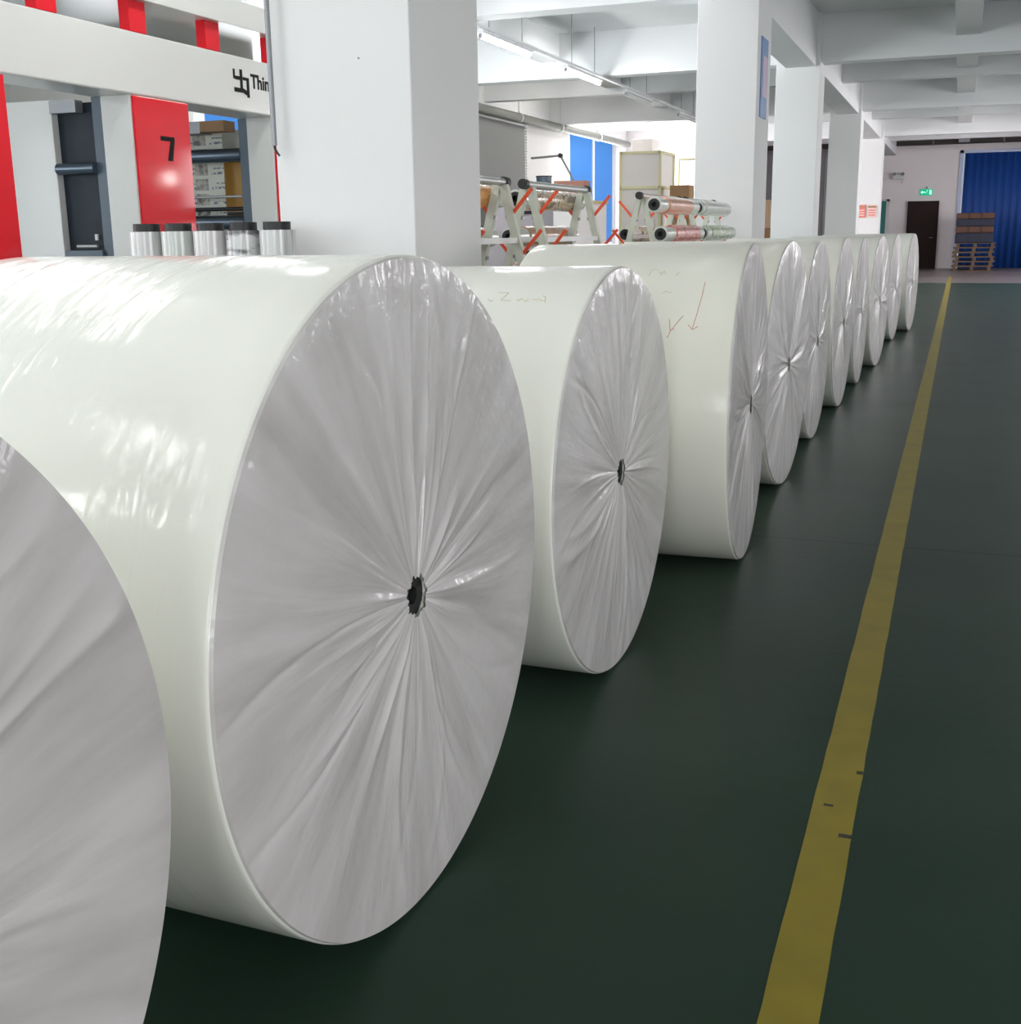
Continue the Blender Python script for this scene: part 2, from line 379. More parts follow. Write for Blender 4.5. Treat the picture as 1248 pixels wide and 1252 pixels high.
LW = [(-6.5, -2.5), (1.0, 5.0), (8.2, 12.2), (12.9, 16.6), (19.6, 24.36), (27.8, 31.88)]
wall_y('wall_left', M['plaster'], -9.2, -9.0, -9, 33, CEIL, [(a, b_, 1.0, 3.74) for a, b_ in LW])
wall_y('wall_right', M['plaster'], 7.0, 7.2, -9, 42, CEIL, [(-5, -1, 0, 2.4), (9, 12, 1.0, 3.2), (22, 25, 1.0, 3.2), (29.5, 32, 1.0, 3.2)])
wall_x('wall_back', M['plaster'], -9.2, -9.0, -9.2, 7.2, CEIL, [(-7.5, -3.5, .9, 3.6), (-2, 2, .9, 3.6)])
wall_x('wall_far', M['plaster_warm'], 41.6, 41.8, -6.6, 7.2, CEIL, [(-.18, 2.2, 0, 3.75)])
wall_x('wall_partition', M['plaster_warm'], 33.0, 33.15, -9.2, -6.6, CEIL, [])
wall_y('wall_partition_side', M['plaster_warm'], -6.75, -6.6, 33.15, 41.8, CEIL, [])

wn = 0
def window_y(X, ya, yb, za, zb, pane, mull, sgn=1):
    global wn; wn += 1
    w = MB(); f = .05
    xa, xb = X - .04, X + .04
    w.box(xa, xb, ya, ya + f, za, zb).box(xa, xb, yb - f, yb, za, zb).box(xa, xb, ya, yb, za, za + f).box(xa, xb, ya, yb, zb - f, zb)
    for q in mull: w.box(xa, xb, q - .07, q + .07, za, zb)
    o = struct(w.build('window_%d' % wn, M['lamp_housing']))
    p = MB().box(X - .01, X + .01, ya + f, yb - f, za + f, zb - f).build('pane', pane, o)
    return o
for i, (a, b_) in enumerate(LW):
    blue = i >= 5
    window_y(-9.1, a, b_, 1.0, 3.74, M['pane_blue'], [30.0] if blue else [(a + b_) / 2])
for a, b_ in [(-5, -1), (9, 12), (22, 25), (29.5, 32)]:
    window_y(7.1, a, b_, 1.0 if a > 0 else 0, 3.2 if a > 0 else 2.4, M['pane_white'], [(a + b_) / 2])
for a, b_ in [(-7.5, -3.5), (-2, 2)]:
    wn += 1
    w = MB(); f = .05
    w.box(a, a + f, -9.14, -9.06, .9, 3.6).box(b_ - f, b_, -9.14, -9.06, .9, 3.6).box(a, b_, -9.14, -9.06, .9, .95).box(a, b_, -9.14, -9.06, 3.55, 3.6).box((a + b_) / 2 - .05, (a + b_) / 2 + .05, -9.14, -9.06, .9, 3.6)
    o = struct(w.build('window_%d' % wn, M['lamp_housing']))
    MB().box(a + f, b_ - f, -9.11, -9.09, .95, 3.55).build('pane', M['pane_white'], o)

# far doors
d = empty('door_1', (-1.2, 41.55, 0)); struct(d, 'dark brown door under the green exit sign')
dl = MB().box(-.44, .44, -.03, .03, 0, 2.12).build('door_leaf', M['door_brown'], d)
MB().box(-.50, -.44, -.05, .05, 0, 2.18).box(.44, .48, -.05, .05, 0, 2.18).box(-.50, .48, -.05, .05, 2.12, 2.18).build('door_frame', M['door_brown'], d)
MB().tube((.34, -.03, 1.0), (.34, -.09, 1.0), .012, 10).tube((.34, -.085, 1.0), (.24, -.085, 1.0), .011, 10).build('door_handle', M['grey'], dl)
d = empty('door_2', (-2.75, 41.55, 0)); struct(d, 'teal door with a pale frame')
MB().box(-.4, .37, -.03, .03, 0, 2.2).build('door_leaf', M['teal'], d)
MB().box(-.46, -.4, -.05, .05, 0, 2.26).box(.37, .47, -.05, .05, 0, 2.26).box(-.46, .47, -.05, .05, 2.2, 2.26).build('door_frame', M['pale_metal'], d)
d = empty('door_3', (1.0, 41.7, 0)); struct(d, 'tall opening closed by a deep blue sheet')
mb = MB(); bm = mb.bm; cols = 48; prev = None
for i in range(cols + 1):
    x = -1.02 + 2.22 * i / cols; y = .05 + .03 * sin(i * 1.3)
    a = bm.verts.new((x, y, 0)); b_ = bm.verts.new((x, y, 3.72))
    if prev:
        f_ = bm.faces.new([prev[0], a, b_, prev[1]]); f_.smooth = True
    prev = (a, b_)
sheet = mb.build('blue_sheet', M['blue_curtain'], d); sd = sheet.modifiers.new('t', 'SOLIDIFY'); sd.thickness = .01
MB().box(-1.18, -1.07, -.14, .05, 0, 3.75).box(-1.18, 1.2, -.14, .05, 3.66, 3.75).build('door_frame', mat('pale_blue_frame', (.5, .56, .74, 1), .4), d)

# shutter in the far wall seen between pillars
sh = empty('roller_shutter', (-5.4, 41.5, 0)); tag(sh, 'grey roller shutter on the far wall seen between the pillars', 'shutter')
mb = MB()
for k in range(30): mb.box(-.98, .98, -.02 - .012 * (k % 2), .05, .14 * k, .14 * k + .138)
mb.build('shutter_curtain', M['shutter'], sh)
MB().box(-1.06, -.98, -.06, .1, 0, 4.2).box(.98, 1.06, -.06, .1, 0, 4.2).build('guide_rail', M['grey'], sh)
c = empty('storage_cabinet', (-6.12, 40.6, 0)); tag(c, 'cream storage cabinet in front of the far grey shutter', 'cabinet')
MB().box(-.22, .3, -.22, .22, .06, 2.3).build('cabinet_body', M['cream'], c, .01)
MB().box(-.2, .035, -.24, -.2205, .1, 2.26).build('cabinet_door', M['cream'], c)
MB().box(.045, .28, -.24, -.2205, .1, 2.26).build('cabinet_door', M['cream'], c)
MB().box(-.2, .28, -.2, .2, 0, .06).build('plinth', M['black'], c)
c = empty('carton', (-6.0, 39.6, 0)); tag(c, 'tall brown carton standing before the cream cabinet', 'carton')
MB().box(-.26, .2, -.2, .2, 0, 1.38).build('carton_body', M['carton'], c, .005)
MB().box(-.25, .19, -.03, .03, 1.38, 1.384).build('tape', mat('tape', (.6, .45, .25, 1), .3), c)

# pipe along the far wall and duct along the left windows
p = empty('wall_pipe', (0, 41.35, 4.03)); tag(p, 'dark brown horizontal pipe running high across the far wall', 'pipe')
MB().tube((-6.5, 0, 0), (6.9, 0, 0), .10, 20).build('pipe_run', M['pipe'], p)
for x in (-5.2, -3.1, -1.02, 1.1, 3.2, 5.3): MB().tube((x - .02, 0, 0), (x + .02, 0, 0), .125, 20).box(x - .02, x + .02, -.01, .25, -.02, .02).build('pipe_bracket', M['grey'], p)
p = empty('air_duct', (-8.75, 0, 3.66)); tag(p, 'long grey-green duct hanging above the blinds and blue windows', 'duct')
MB().tube((0, -8.5, 0), (0, 32.2, 0), .085, 20).build('duct_run', M['duct'], p)
for y in (-5, 0, 5, 10, 15.3, 20.8, 23.6, 26.3, 29.4): MB().box(-.012, .012, y - .01, y + .01, .08, CEIL - 3.66).tube((0, y - .02, 0), (0, y + .02, 0), .1, 20).build('duct_hanger', M['lamp_housing'], p)

# roller blinds
for k, (a, b_) in enumerate([(19.55, 24.4)]):
    p = empty('roller_blind', (-8.93, 0, 0)); tag(p, 'grey roller blind drawn down over the window before the blue ones', 'blind')
    MB().box(-.012, .012, a, b_, 1.2, 3.56).build('blind_fabric', M['blind'], p)
    MB().tube((0, a, 3.58), (0, b_, 3.58), .045, 16).build('blind_tube', M['pale_metal'], p)
    MB().box(-.02, .02, a, b_, 1.16, 1.2).build('bottom_bar', M['pale_metal'], p)
    mb = MB()
    for i in range(26): mb.box(.01, .04, b_ + .03, b_ + .13, 2.0 + .06 * i, 2.0 + .06 * i + .035)
    mb.build('edge_dashes', M['lamp_housing'], p)  # dashed row of small pale blocks beside the blind

# ------------------------------------------------------------------ paper rolls
ROLL_L = .88
rolls = [  # x, y, diameter, yaw, body, segs, wrap seed, label
 (-.96, .54, 1.27, .02, 'body', 256, 11, 'white paper roll cut off by the picture edge, nearest of the row'),
 (-.937, 1.917, 1.285, .022, 'body_wrinkled', 256, 3, 'largest paper roll in full view, pleated film around its black core'),
 (-.918, 3.317, 1.223, .013, 'body', 256, 8, 'paper roll with faint pencil scribble, standing behind the largest one'),
 (-.755, 4.686, 1.272, -.044, 'body_cream', 192, 21, 'cream paper roll marked with red arrows on its side'),
 (-.800, 6.164, 1.266, .046, 'body_cream', 160, 5, 'paper roll next behind the one with red arrows'),
 (-.812, 7.612, 1.249, .022, 'body', 128, 6, 'paper roll two behind the one with red arrows, film bunched at its core'),
 (-.784, 9.091, 1.259, .028, 'body', 128, 7, 'paper roll three behind the one with red arrows'),
 (-.762, 10.53, 1.250, .017, 'body', 128, 9, 'narrow-looking paper roll four behind the red-arrow roll, one before the shiny-ended roll'),
 (-.697, 11.95, 1.257, .076, 'body', 128, 10, 'paper roll with brightly glinting film end, three from the far end of the row'),
 (-.692, 14.82, 1.254, .072, 'body', 96, 12, 'paper roll last but one in the row, toward the brown door'),
 (-.553, 16.248, 1.252, .083, 'body', 96, 13, 'last paper roll at the far end of the row'),
]
def roll_body(R, hole, seg):
    mb = MB(); bm = mb.bm; rr = .010
    prof = [(0, hole)]
    for k in range(5): a = pi / 2 * k / 4; prof.append((-rr + rr * cos(a), R - rr + rr * sin(a)))
    nx = 14
    for k in range(1, nx): prof.append((-rr - (ROLL_L - 2 * rr) * k / nx, R))
    for k in range(5): a = pi / 2 * k / 4; prof.append((-ROLL_L + rr - rr * sin(a), R - rr + rr * cos(a)))
    prof.append((-ROLL_L, hole))
    rings = []
    for (x, r) in prof:
        rings.append([bm.verts.new((x, r * cos(2 * pi * i / seg), R + r * sin(2 * pi * i / seg))) for i in range(seg)])
    n = len(rings)
    for k in range(n):
        A, B = rings[k], rings[(k + 1) % n]
        for i in range(seg):
            f = bm.faces.new([A[i], A[(i + 1) % seg], B[(i + 1) % seg], B[i]]); f.smooth = True
    return mb
def end_wrap(R, hole, seg, seed):
    """film gathered over the roll's end: radial pleats that converge on the core. Local origin at the core."""
    rnd = random.Random(seed); mb = MB(); bm = mb.bm
    nr = 44 if seg >= 192 else 22; na = seg * 3 if seg >= 192 else seg * 2
    folds = []
    for k in range(46):
        th = rnd.uniform(0, 2 * pi); kind = rnd.random()
        folds.append((th, rnd.uniform(.010, .030), rnd.uniform(.0015, .0052) * (1 if kind < .6 else -.7), rnd.uniform(.04, .16), rnd.uniform(.25, 1.15) * R, rnd.uniform(-.35, .35)))
    for k in range(16):
        folds.append((rnd.uniform(0, 2 * pi), rnd.uniform(.006, .010), rnd.choice((-1, 1)) * rnd.uniform(.0012, .0028), rnd.uniform(.05, .2), rnd.uniform(.5, 1.3) * R, rnd.uniform(-.5, .5)))
    rings = []
    Rm = R - .006
    for j in range(nr + 1):
        r = hole + (Rm - hole) * (j / nr) ** 1.25
        edge = min(1, (Rm - r) / .03)
        ring = []
        for i in range(na):
            t = 2 * pi * i / na; h = 0
            for (th, w, amp, r0, r1, tw) in folds:
                dt = (t - th - tw * (r / R) ** 2 + pi) % (2 * pi) - pi
                arc = dt * max(r, .05)
                ww = w * (.35 + .8 * r / R)
                q = arc / ww
                if abs(q) > 3: continue
                fade = max(0, min(1, (r - r0 * .3) / .08)) * max(0, min(1, (r1 - r) / .14))
                h += amp * 1.25 * math.exp(-abs(q) ** 1.35) * fade
            h += .0012 * sin(t * 37 + 5 * sin(t * 3)) * min(1, r / .15) * math.exp(-r / .3)
            jag = 1 + (.10 * sin(t * 7 + seed) + .07 * sin(t * 17 + 2 * seed)) * max(0, 1 - (r - hole) / .02)
            ring.append(bm.verts.new((.0055 + max(-.004, h) * edge - .002 * (1 - edge), r * jag * cos(t), r * jag * sin(t))))
        rings.append(ring)
    # short lip running back under the rim
    rings.append([bm.verts.new((-.003, (R - .0035) * cos(2 * pi * i / na), (R - .0035) * sin(2 * pi * i / na))) for i in range(na)])
    for k in range(len(rings) - 1):
        A, B = rings[k], rings[k + 1]
        for i in range(na):
            f = bm.faces.new([A[i], A[(i + 1) % na], B[(i + 1) % na], B[i]]); f.smooth = True
    return mb
STROKES = {3: [[(-.129, .902), (-.131, .79), (-.139, .666), (-.149, .565)], [(-.166, .59), (-.149, .559), (-.13, .581)], [(-.188, .649), (-.206, .605), (-.226, .552), (-.237, .506)], [(-.237, .626), (-.229, .552), (-.215, .563)]],
           30: [[(-.346, .962), (-.342, 1.011), (-.329, 1.029), (-.318, 1.025)], [(-.31, 1.003), (-.3, .97), (-.292, 1.011), (-.284, .975)], [(-.241, .962), (-.235, .994)], [(-.278, .814), (-.267, .827), (-.254, .814), (-.246, .82)]],
           2: [[(-.294, 1.049), (-.282, 1.03), (-.277, 1.043)], [(-.276, 1.106), (-.244, 1.107), (-.256, 1.044), (-.223, 1.038)], [(-.209, 1.051), (-.201, 1.038), (-.196, 1.058), (-.181, 1.032), (-.175, 1.052)], [(-.164, 1.046), (-.142, 1.053), (-.13, 1.04)], [(-.138, 1.08), (-.129, 1.074), (-.123, 1.028)]]}
def strokes(R, group, w):
    mb = MB()
    for s in group:
        pts = []
        for (a, b_) in zip(s[:-1], s[1:]):
            for k in range(6):
                t = k / 6; x = a[0] + (b_[0] - a[0]) * t; g = a[1] + (b_[1] - a[1]) * t
                pts.append((x, g))
        pts.append(s[-1])
        V = [(x, -(R + .0003) * cos(g), R + (R + .0003) * sin(g)) for x, g in pts]
        mb.poly(V, w, 6)
    return mb
for k, (x, y, D, a, bmat, seg, seed, lab) in enumerate(rolls):
    R = D / 2
    e = empty('paper_roll', (x, y, 0), -a); tag(e, lab, 'paper roll', 'film-wrapped paper rolls in the long row')
    roll_body(R, .044, seg).build('paper_body', M[bmat], e)
    w = end_wrap(R, .039, seg, seed).build('end_wrap', M['wrap'], e); w.location = (0, 0, R)
    w.rotation_euler = (seed * .7, 0, 0)
    ct = MB().tube((-ROLL_L + .002, 0, 0), (-.004, 0, 0), .043, 40, inner=.018).build('core_tube', M['core'], e); ct.location = (0, 0, R)
    marks = []
    if k == 3: marks = [('drawn_arrow', STROKES[3][:2], .0011, 'pink_marker', 'thin red hand-drawn arrow'), ('drawn_arrow', STROKES[3][2:], .0011, 'pink_marker', 'thin red hand-drawn arrow')] + [('scribble', [q], .0011, 'faint_marker', 'faint pencil scribble') for q in STROKES[30]]
    if k == 2: marks = [('scribble', [q], .0010, 'faint_marker', 'faint pencil scribble') for q in STROKES[2]]
    for nm, grp, wd, mm, lb in marks:
        h = strokes(R, grp, wd).build(nm, M[mm], e); h['label'] = lb

# ------------------------------------------------------------------ printing press
XM = -4.5
press = empty('printing_press', (XM, 5.75, 0)); tag(press, 'white printing press with red side panels and the number 7', 'printing press')
def P(mb, name, m, bevel=0):
    o = mb.build(name, m, press, bevel); o.matrix_parent_inverse = Matrix.Translation((-XM, -5.75, 0)); return o
BEAM = P(MB().box(XM - .30, XM, 2.4, 9.3, 2.125, 2.47), 'top_beam', M['enamel'], .01)
P(MB().box(-6.9, -6.6, 2.4, 9.3, 2.125, 2.47), 'top_beam', M['enamel'], .01)
P(MB().box(-6.95, XM + .02, 2.4, 9.3, 0, .12), 'bed_frame', M['blue_grey'], .01)
for i, y in enumerate((2.75, 4.25, 5.75, 7.25, 8.75)):
    y1 = y + .53
    P(MB().box(XM - .22, XM - .012, y, y1, .12, 2.125), 'side_frame', M['enamel'], .006)
    pn = P(MB().box(XM - .011, XM + .004, y + .012, y1, .75, 2.118), 'side_panel', M['red'], .003)
    if i == 2: PANEL = pn
    P(MB().box(XM - .30, XM - .2205, y + .02, y + .12, 1.19, 2.124), 'inner_frame', M['blue_grey'])
    P(MB().box(-6.9, -6.68, y, y1, .12, 2.125), 'side_frame', M['enamel'], .006)
    if i <= 2:
        P(MB().box(XM - .58, XM - .3005, y + .05, y + .08, 1.25, 2.10), 'cover_panel', M['dark_cover'])
        P(MB().box(XM - .95, XM - .581, y + .0, y + .10, .12, 2.12), 'end_plate', M['enamel'], .004)
        P(MB().tube((XM - .575, y + .01, 1.725), (XM - .30, y + .01, 1.725), .034, 20), 'roller', M['roller'])
        P(MB().box(XM - .575, XM - .30, y + .0, y + .12, 1.19, 1.25), 'lower_rail', M['blue_grey'])
        P(MB().tube((XM - .48, y - .0, 1.275), (XM - .33, y - .0, 1.275), .010, 10), 'grab_rail', M['pale_metal'])
        P(MB().box(XM - .575, XM - .385, y - .02, y + .045, 2.04, 2.11), 'lamp_box', M['grey'])
        P(MB().box(XM - .375, XM - .355, y + .035, y + .0495, 1.31, 1.345), 'switch', M['lamp_housing'])
    else:
        P(MB().tube((-6.68, y + .06, 1.885), (XM - .30, y + .06, 1.885), .048, 28), 'roller', M['roller'])
        P(MB().tube((-6.68, y + .06, 1.42), (XM - .30, y + .06, 1.42), .052, 28), 'roller', M['roller'])
        P(MB().tube((-6.68, y + .02, 1.60), (XM - .30, y + .02, 1.60), .010, 12), 'guide_bar', M['pale_metal'])
        P(MB().tube((-6.68, y + .05, 1.515), (XM - .30, y + .05, 1.515), .014, 12), 'guide_bar', M['black'])
        P(MB().box(-6.4, XM - .55, y + .18, y + .185, 1.1, 2.1), 'printed_web', M['web'])
        P(MB().box(XM - .62, XM - .34, y + .24, y + .28, 1.50, 1.86), 'orange_panel', mat('orange_panel', (.62, .33, .06, 1), .5))
        P(MB().box(-6.6, XM - .32, y + .3, y + .34, 1.86, 2.08), 'back_panel', M['enamel'])
        P(MB().box(XM - .62, XM - .42, y + .02, y + .16, 2.05, 2.122), 'bracket', M['carton'])
        P(MB().box(-6.6, XM - .62, y + .02, y + .16, 2.04, 2.122), 'bracket', M['grey'])
# red posts carrying an upper deck
for y in (3.6, 4.33, 5.06, 5.79, 6.52, 7.25, 7.98, 8.71):
    P(MB().box(XM - .07, XM, y, y + .15, 2.47, 2.64), 'red_post', M['red'], .003)
P(MB().box(-6.9, XM + .05, 3.2, 9.2, 2.64, 2.80), 'upper_deck', M['enamel'], .004)
P(MB().box(-6.2, -5.2, 6.9, 8.15, 2.475, 2.635), 'dryer_box', mat('beige_dryer_box', (.42, .385, .32, 1), .6), .005)
# number 7 (same strokes as the stencilled one) on the red panel
mb = MB(); xx = XM + .004
def quad(mb, pts, t=.002):
    A = [mb.bm.verts.new((xx, y, z)) for y, z in pts]; B = [mb.bm.verts.new((xx + t, y, z)) for y, z in pts]
    mb.bm.faces.new(A); mb.bm.faces.new(B[::-1])
    n = len(pts)
    for i in range(n): mb.bm.faces.new([A[i], A[(i+1) % n], B[(i+1) % n], B[i]])
quad(mb, [(5.985, 1.884), (5.985, 1.910), (6.118, 1.910), (6.118, 1.884)])
quad(mb, [(6.078, 1.884), (6.118, 1.884), (6.088, 1.770), (6.042, 1.770)])
mb.build('number', M['ink'], PANEL)
# mark and lettering on the beam
xx = XM + .0005
mb = MB()
def g(y0, y1, z0, z1): quad(mb, [(y0, z0), (y0, z1), (y1, z1), (y1, z0)])
g(6.795, 6.815, 2.325, 2.385); g(6.8155, 6.87, 2.322, 2.345); g(6.8705, 6.90, 2.245, 2.39); g(6.80, 6.87, 2.245, 2.272)
quad(mb, [(6.9005, 2.245), (6.9005, 2.275), (6.945, 2.262), (6.945, 2.232)])
g(6.9455, 6.975, 2.22, 2.345); g(6.905, 6.945, 2.325, 2.345)
mb.build('logo', M['ink'], BEAM)
Mt = Matrix.Translation((XM + .001, 7.112, 2.325)) @ Matrix.Rotation(pi / 2, 4, 'Z') @ Matrix.Rotation(pi / 2, 4, 'X')
text_obj('lettering', 'Thin', .125, Mt, M['ink'], BEAM, .001, .0035)

# sleeves standing on a cart in front of the press
sl = empty('sleeve_cart', (-3.05, 4.2, 0)); tag(sl, 'steel cart carrying the plate sleeves beside the first pillar', 'cart')
for z in (.80, .25): MB().box(-.5, .55, -.13, .13, z, z + .04).build('tray', M['cart'], sl, .004)
for x in (-.48, .53):
    for y in (-.11, .11):
        lg = MB().box(x - .015, x + .015, y - .015, y + .015, .06, .8).build('leg', M['cart'], sl)
        MB().tube((x - .012, y, .03), (x + .012, y, .03), .03, 16).build('castor', M['black'], lg)
sleeve_m = []
for k, (c1, c2) in enumerate([((.62, .62, .62, 1), (.3, .3, .3, 1)), ((.55, .58, .55, 1), (.35, .37, .35, 1)), ((.62, .6, .6, 1), (.4, .38, .38, 1)), ((.6, .6, .6, 1), (.12, .12, .13, 1)), ((.6, .61, .6, 1), (.3, .3, .32, 1))]):
    m = bpy.data.materials.new('sleeve_%d' % k); m.use_nodes = True; nt = m.node_tree; b = nt.nodes['Principled BSDF']
    tc = nt.nodes.new('ShaderNodeTexCoord'); mp = nt.nodes.new('ShaderNodeMapping'); mp.inputs['Scale'].default_value = (30, 30, 1.5) if k != 3 else (6, 6, 22)
    n = nt.nodes.new('ShaderNodeTexNoise'); n.inputs['Scale'].default_value = 1.2; n.inputs['Detail'].default_value = 3
    cr = nt.nodes.new('ShaderNodeValToRGB'); cr.color_ramp.elements[0].position = .36; cr.color_ramp.elements[0].color = c2; cr.color_ramp.elements[1].position = .48; cr.color_ramp.elements[1].color = c1
    nt.links.new(tc.outputs['Object'], mp.inputs['Vector']); nt.links.new(mp.outputs['Vector'], n.inputs['Vector']); nt.links.new(n.outputs['Fac'], cr.inputs['Fac']); nt.links.new(cr.outputs['Color'], b.inputs['Base Color'])
    b.inputs['Roughness'].default_value = .35; b.inputs['Coat Weight'].default_value = .5
    sleeve_m.append(m)
slab = ['silvery plate sleeve with black cap, at the end away from the pillar', 'greenish plate sleeve with black cap, second from the outer end of the cart',
        'plain pale plate sleeve with black cap, in the middle of the five on the cart', 'plate sleeve printed with black lines, next to the one touching the pillar edge',
        'plate sleeve with black cap, half in front of the first pillar']
for k in range(5):
    x = -3.262 + .161 * k
    e = empty('plate_sleeve', (x, 4.2, .84)); tag(e, slab[k], 'sleeve', 'plate sleeves standing on the cart')
    MB().tube((0, 0, 0), (0, 0, .505), .073, 40).build('sleeve_body', sleeve_m[k], e)
    MB().tube((0, 0, .505), (0, 0, .538), .056, 40, inner=.03).build('end_cap', M['black'], e)

# conduit at the first pillar's edge
e = empty('hanging_conduit', (-2.716, 4.375, 1.66)); tag(e, 'slim grey conduit pipe hanging down the edge of the first pillar', 'conduit')
MB().tube((0, 0, .03), (-.0, 0, CEIL - 1.66), .011, 14).build('conduit_tube', M['grey'], e)
MB().poly([(0, 0, .04), (0, 0, .02), (.012, 0, 0), (.022, 0, -.012)], .005, 8).build('hook', M['black'], e)
e = MB().tube((0, 0, 0), (0, -.006, 0), .004, 8).build('nail', M['grey']); 
e.location = (-2.329, 4.424, 2.018)
tag(e, 'tiny dark nail in the face of the broad first pillar', 'nail')

# ------------------------------------------------------------------ film roll racks
XR = -2.42
def rack(Y0, Y1, label, side_arms):
    e = empty('film_rack', (XR, (Y0 + Y1) / 2, 0)); tag(e, label, 'rack', 'A-frame film racks standing between the first two pillars')
    h = (Y1 - Y0) / 2
    MB().tube((0, -h - .04, 1.60), (0, h + .04, 1.60), .021, 18).build('top_rail', M['pale_metal'], e)
    for s in (-1, 1):
        MB().tube((0, s * (h + .02), 1.60), (0, s * (h + .07), 1.60), .03, 16).build('rail_end_cap', M['black'], e)
    for sy in (-1, 1):
        y = sy * (h - .02)
        for sx in (-1, 1):
            MB().bar((sx * .02, y, 1.58), (sx * .40, y, 0), .042, .045).build('leg', M['rack_paint'], e)
        MB().bar((-.33, y, .30), (.33, y, .30), .04, .04).build('cross_bar', M['rack_paint'], e)
        for sx in side_arms:
            for t in range(4):
                zb = 1.415 - .225 * t; xb = .02 + (1.58 - zb) * .24
                if zb - .1 < .2: continue
                ar = MB().bar((sx * xb, y, zb), (sx * (xb + .125), y, zb + .145), .017, .017).build('arm', M['orange'], e)
                MB().bar((sx * (xb - .03), y, zb - .006), (sx * (xb + .01), y, zb - .006), .03, .02).build('arm_bracket', M['grey'], ar)
    for t in range(1, 5):
        z = 1.58 - .3 * t
        for sx in (-1, 1):
            MB().bar((sx * (.02 + (1.58 - z) * .24), -h, z), (sx * (.02 + (1.58 - z) * .24), h, z), .03, .03).build('long_rail', M['lamp_housing'], e)
    return e
rack(5.35, 6.24, 'film rack partly hidden by the first pillar', (-1, 1))
rack(6.64, 7.80, 'film rack in the middle, holding the brown printed film roll', (-1, 1))
rack(9.32, 10.62, 'film rack with the two black open roll ends facing the aisle', (-1, 1))
rack(11.0, 12.25, 'film rack standing right in front of the banner pillar', (-1, 1))

def film_roll(sx, tier, Y0, Y1, m, label, body=None, r=.064, ends='clear', dz=0, dx=0):
    zb = 1.415 - .225 * tier; xb = .02 + (1.58 - zb) * .24 + .03
    x = XR + sx * (xb + .035 + dx) ; z = zb + .108 + dz
    e = empty('film_roll', (x, (Y0 + Y1) / 2, z)); tag(e, label, 'film roll', 'rolls of packaging film on the racks')
    h = (Y1 - Y0) / 2; a, b_ = body if body else (-h + .12, h - .12)
    MB().tube((0, -h, 0), (0, h, 0), r * .86, 32, inner=r * .66).build('clear_wrap', M['clear_film'], e)
    MB().tube((0, a, 0), (0, b_, 0), r, 36, inner=r * .7).build('film_body', m, e)
    MB().tube((0, -h - .004, 0), (0, h + .004, 0), r * .655, 28, inner=r * .3).build('core_tube', M['black'], e)
    MB().tube((0, -h + .02, 0), (0, h - .02, 0), r * .29, 20).build('bore_shade_plug', M['hole'], e)  # black plug standing for the shade in the hollow core
    return e
film_roll(-1, 0, 5.25, 6.54, M['film_orange'], 'bright orange film roll showing past the first pillar', (-.6, .46))
film_roll(-1, 1, 5.25, 6.50, M['film_violet'], 'dark violet film roll below the bright orange one', (-.6, .30))
film_roll(-1, 2, 5.25, 6.48, M['clear_film'], 'clear film roll lowest under the bright orange one', (-.6, .3))
film_roll(-1, 0, 6.78, 8.05, M['film_brown'], 'brown patterned film roll on the top arms of the middle rack', (-.42, .50))
film_roll(-1, 1, 6.80, 8.05, M['film_peach'], 'peach printed film roll under the brown patterned one', (-.38, .5))
film_roll(-1, 2, 6.84, 8.0, M['film_salmon'], 'salmon film roll lowest under the brown patterned one', (-.4, .45))
film_roll(1, 0, 9.05, 10.5, M['film_salmon'], 'salmon orange film roll with black open end, above the red printed one', (-.45, .42), r=.070, dx=.05)
film_roll(1, 1, 8.95, 10.35, M['film_red'], 'red printed film roll with black open end under the salmon one', (-.4, .5), r=.070, dx=.075)
film_roll(-1, 1, 9.5, 10.6, M['film_brown'], 'dark brown film roll with black open end behind the red printed one', (-.2, .4), r=.066)
film_roll(1, 0, 10.66, 12.05, M['clear_film'], 'empty clear film roll hanging over the green printed one', r=.070, dx=.05)
film_roll(1, 1, 10.5, 11.9, M['film_green'], 'green printed film roll before the banner pillar', (-.5, .4), r=.070, dx=.075)

# ------------------------------------------------------------------ things behind the racks
# grey cabinet with dark vents
c = empty('control_cabinet', (-4.15, 11.2, 0)); tag(c, 'lilac grey control cabinet with black latches behind the racks', 'cabinet')
MB().box(-.25, .25, -.3, .3, .0, 1.60).build('cabinet_body', mat('lilac_cabinet', (.50, .46, .50, 1), .5), c, .01)
MB().box(-.27, .27, -.32, .32, 1.60, 1.63).build('cabinet_top', M['lamp_housing'], c)
for z in (1.5, 1.12): MB().box(.13, .23, -.315, -.3, z, z + .03).build('latch', M['black'], c)
# white booth with yellow edges
b = empty('enclosure_booth', (-6.95, 27.2, 0)); tag(b, 'white booth with pale yellow edges against the far partition', 'booth')
MB().box(-.45, .45, -.5, .8, .05, 3.05).build('booth_panel', M['booth'], b, .01)
mb = MB()
for x in (-.46, .46):
    for y in (-.51, .81): mb.box(x - .03, x + .03, y - .03, y + .03, 0, 3.1)
for z in (.05, 2.3, 3.07): mb.box(-.46, .46, -.54, -.48, z - .03, z + .03).box(-.46, .46, .78, .84, z - .03, z + .03).box(-.49, -.43, -.5, .8, z - .03, z + .03).box(.43, .49, -.5, .8, z - .03, z + .03)
mb.build('booth_frame', M['yellow_fence'], b)
MB().box(-.3, .2, -.2, .5, 3.1, 3.4).build('booth_hood', M['booth'], b, .02)
f = empty('safety_fence', (-5.6, 28.2, 0)); tag(f, 'pale yellow tube fence beside the white booth', 'fence')
for k in range(5): MB().tube((-.8 + .42 * k, 0, 0), (-.8 + .42 * k, 0, 3.0), .025, 10).build('post', M['yellow_fence'], f)
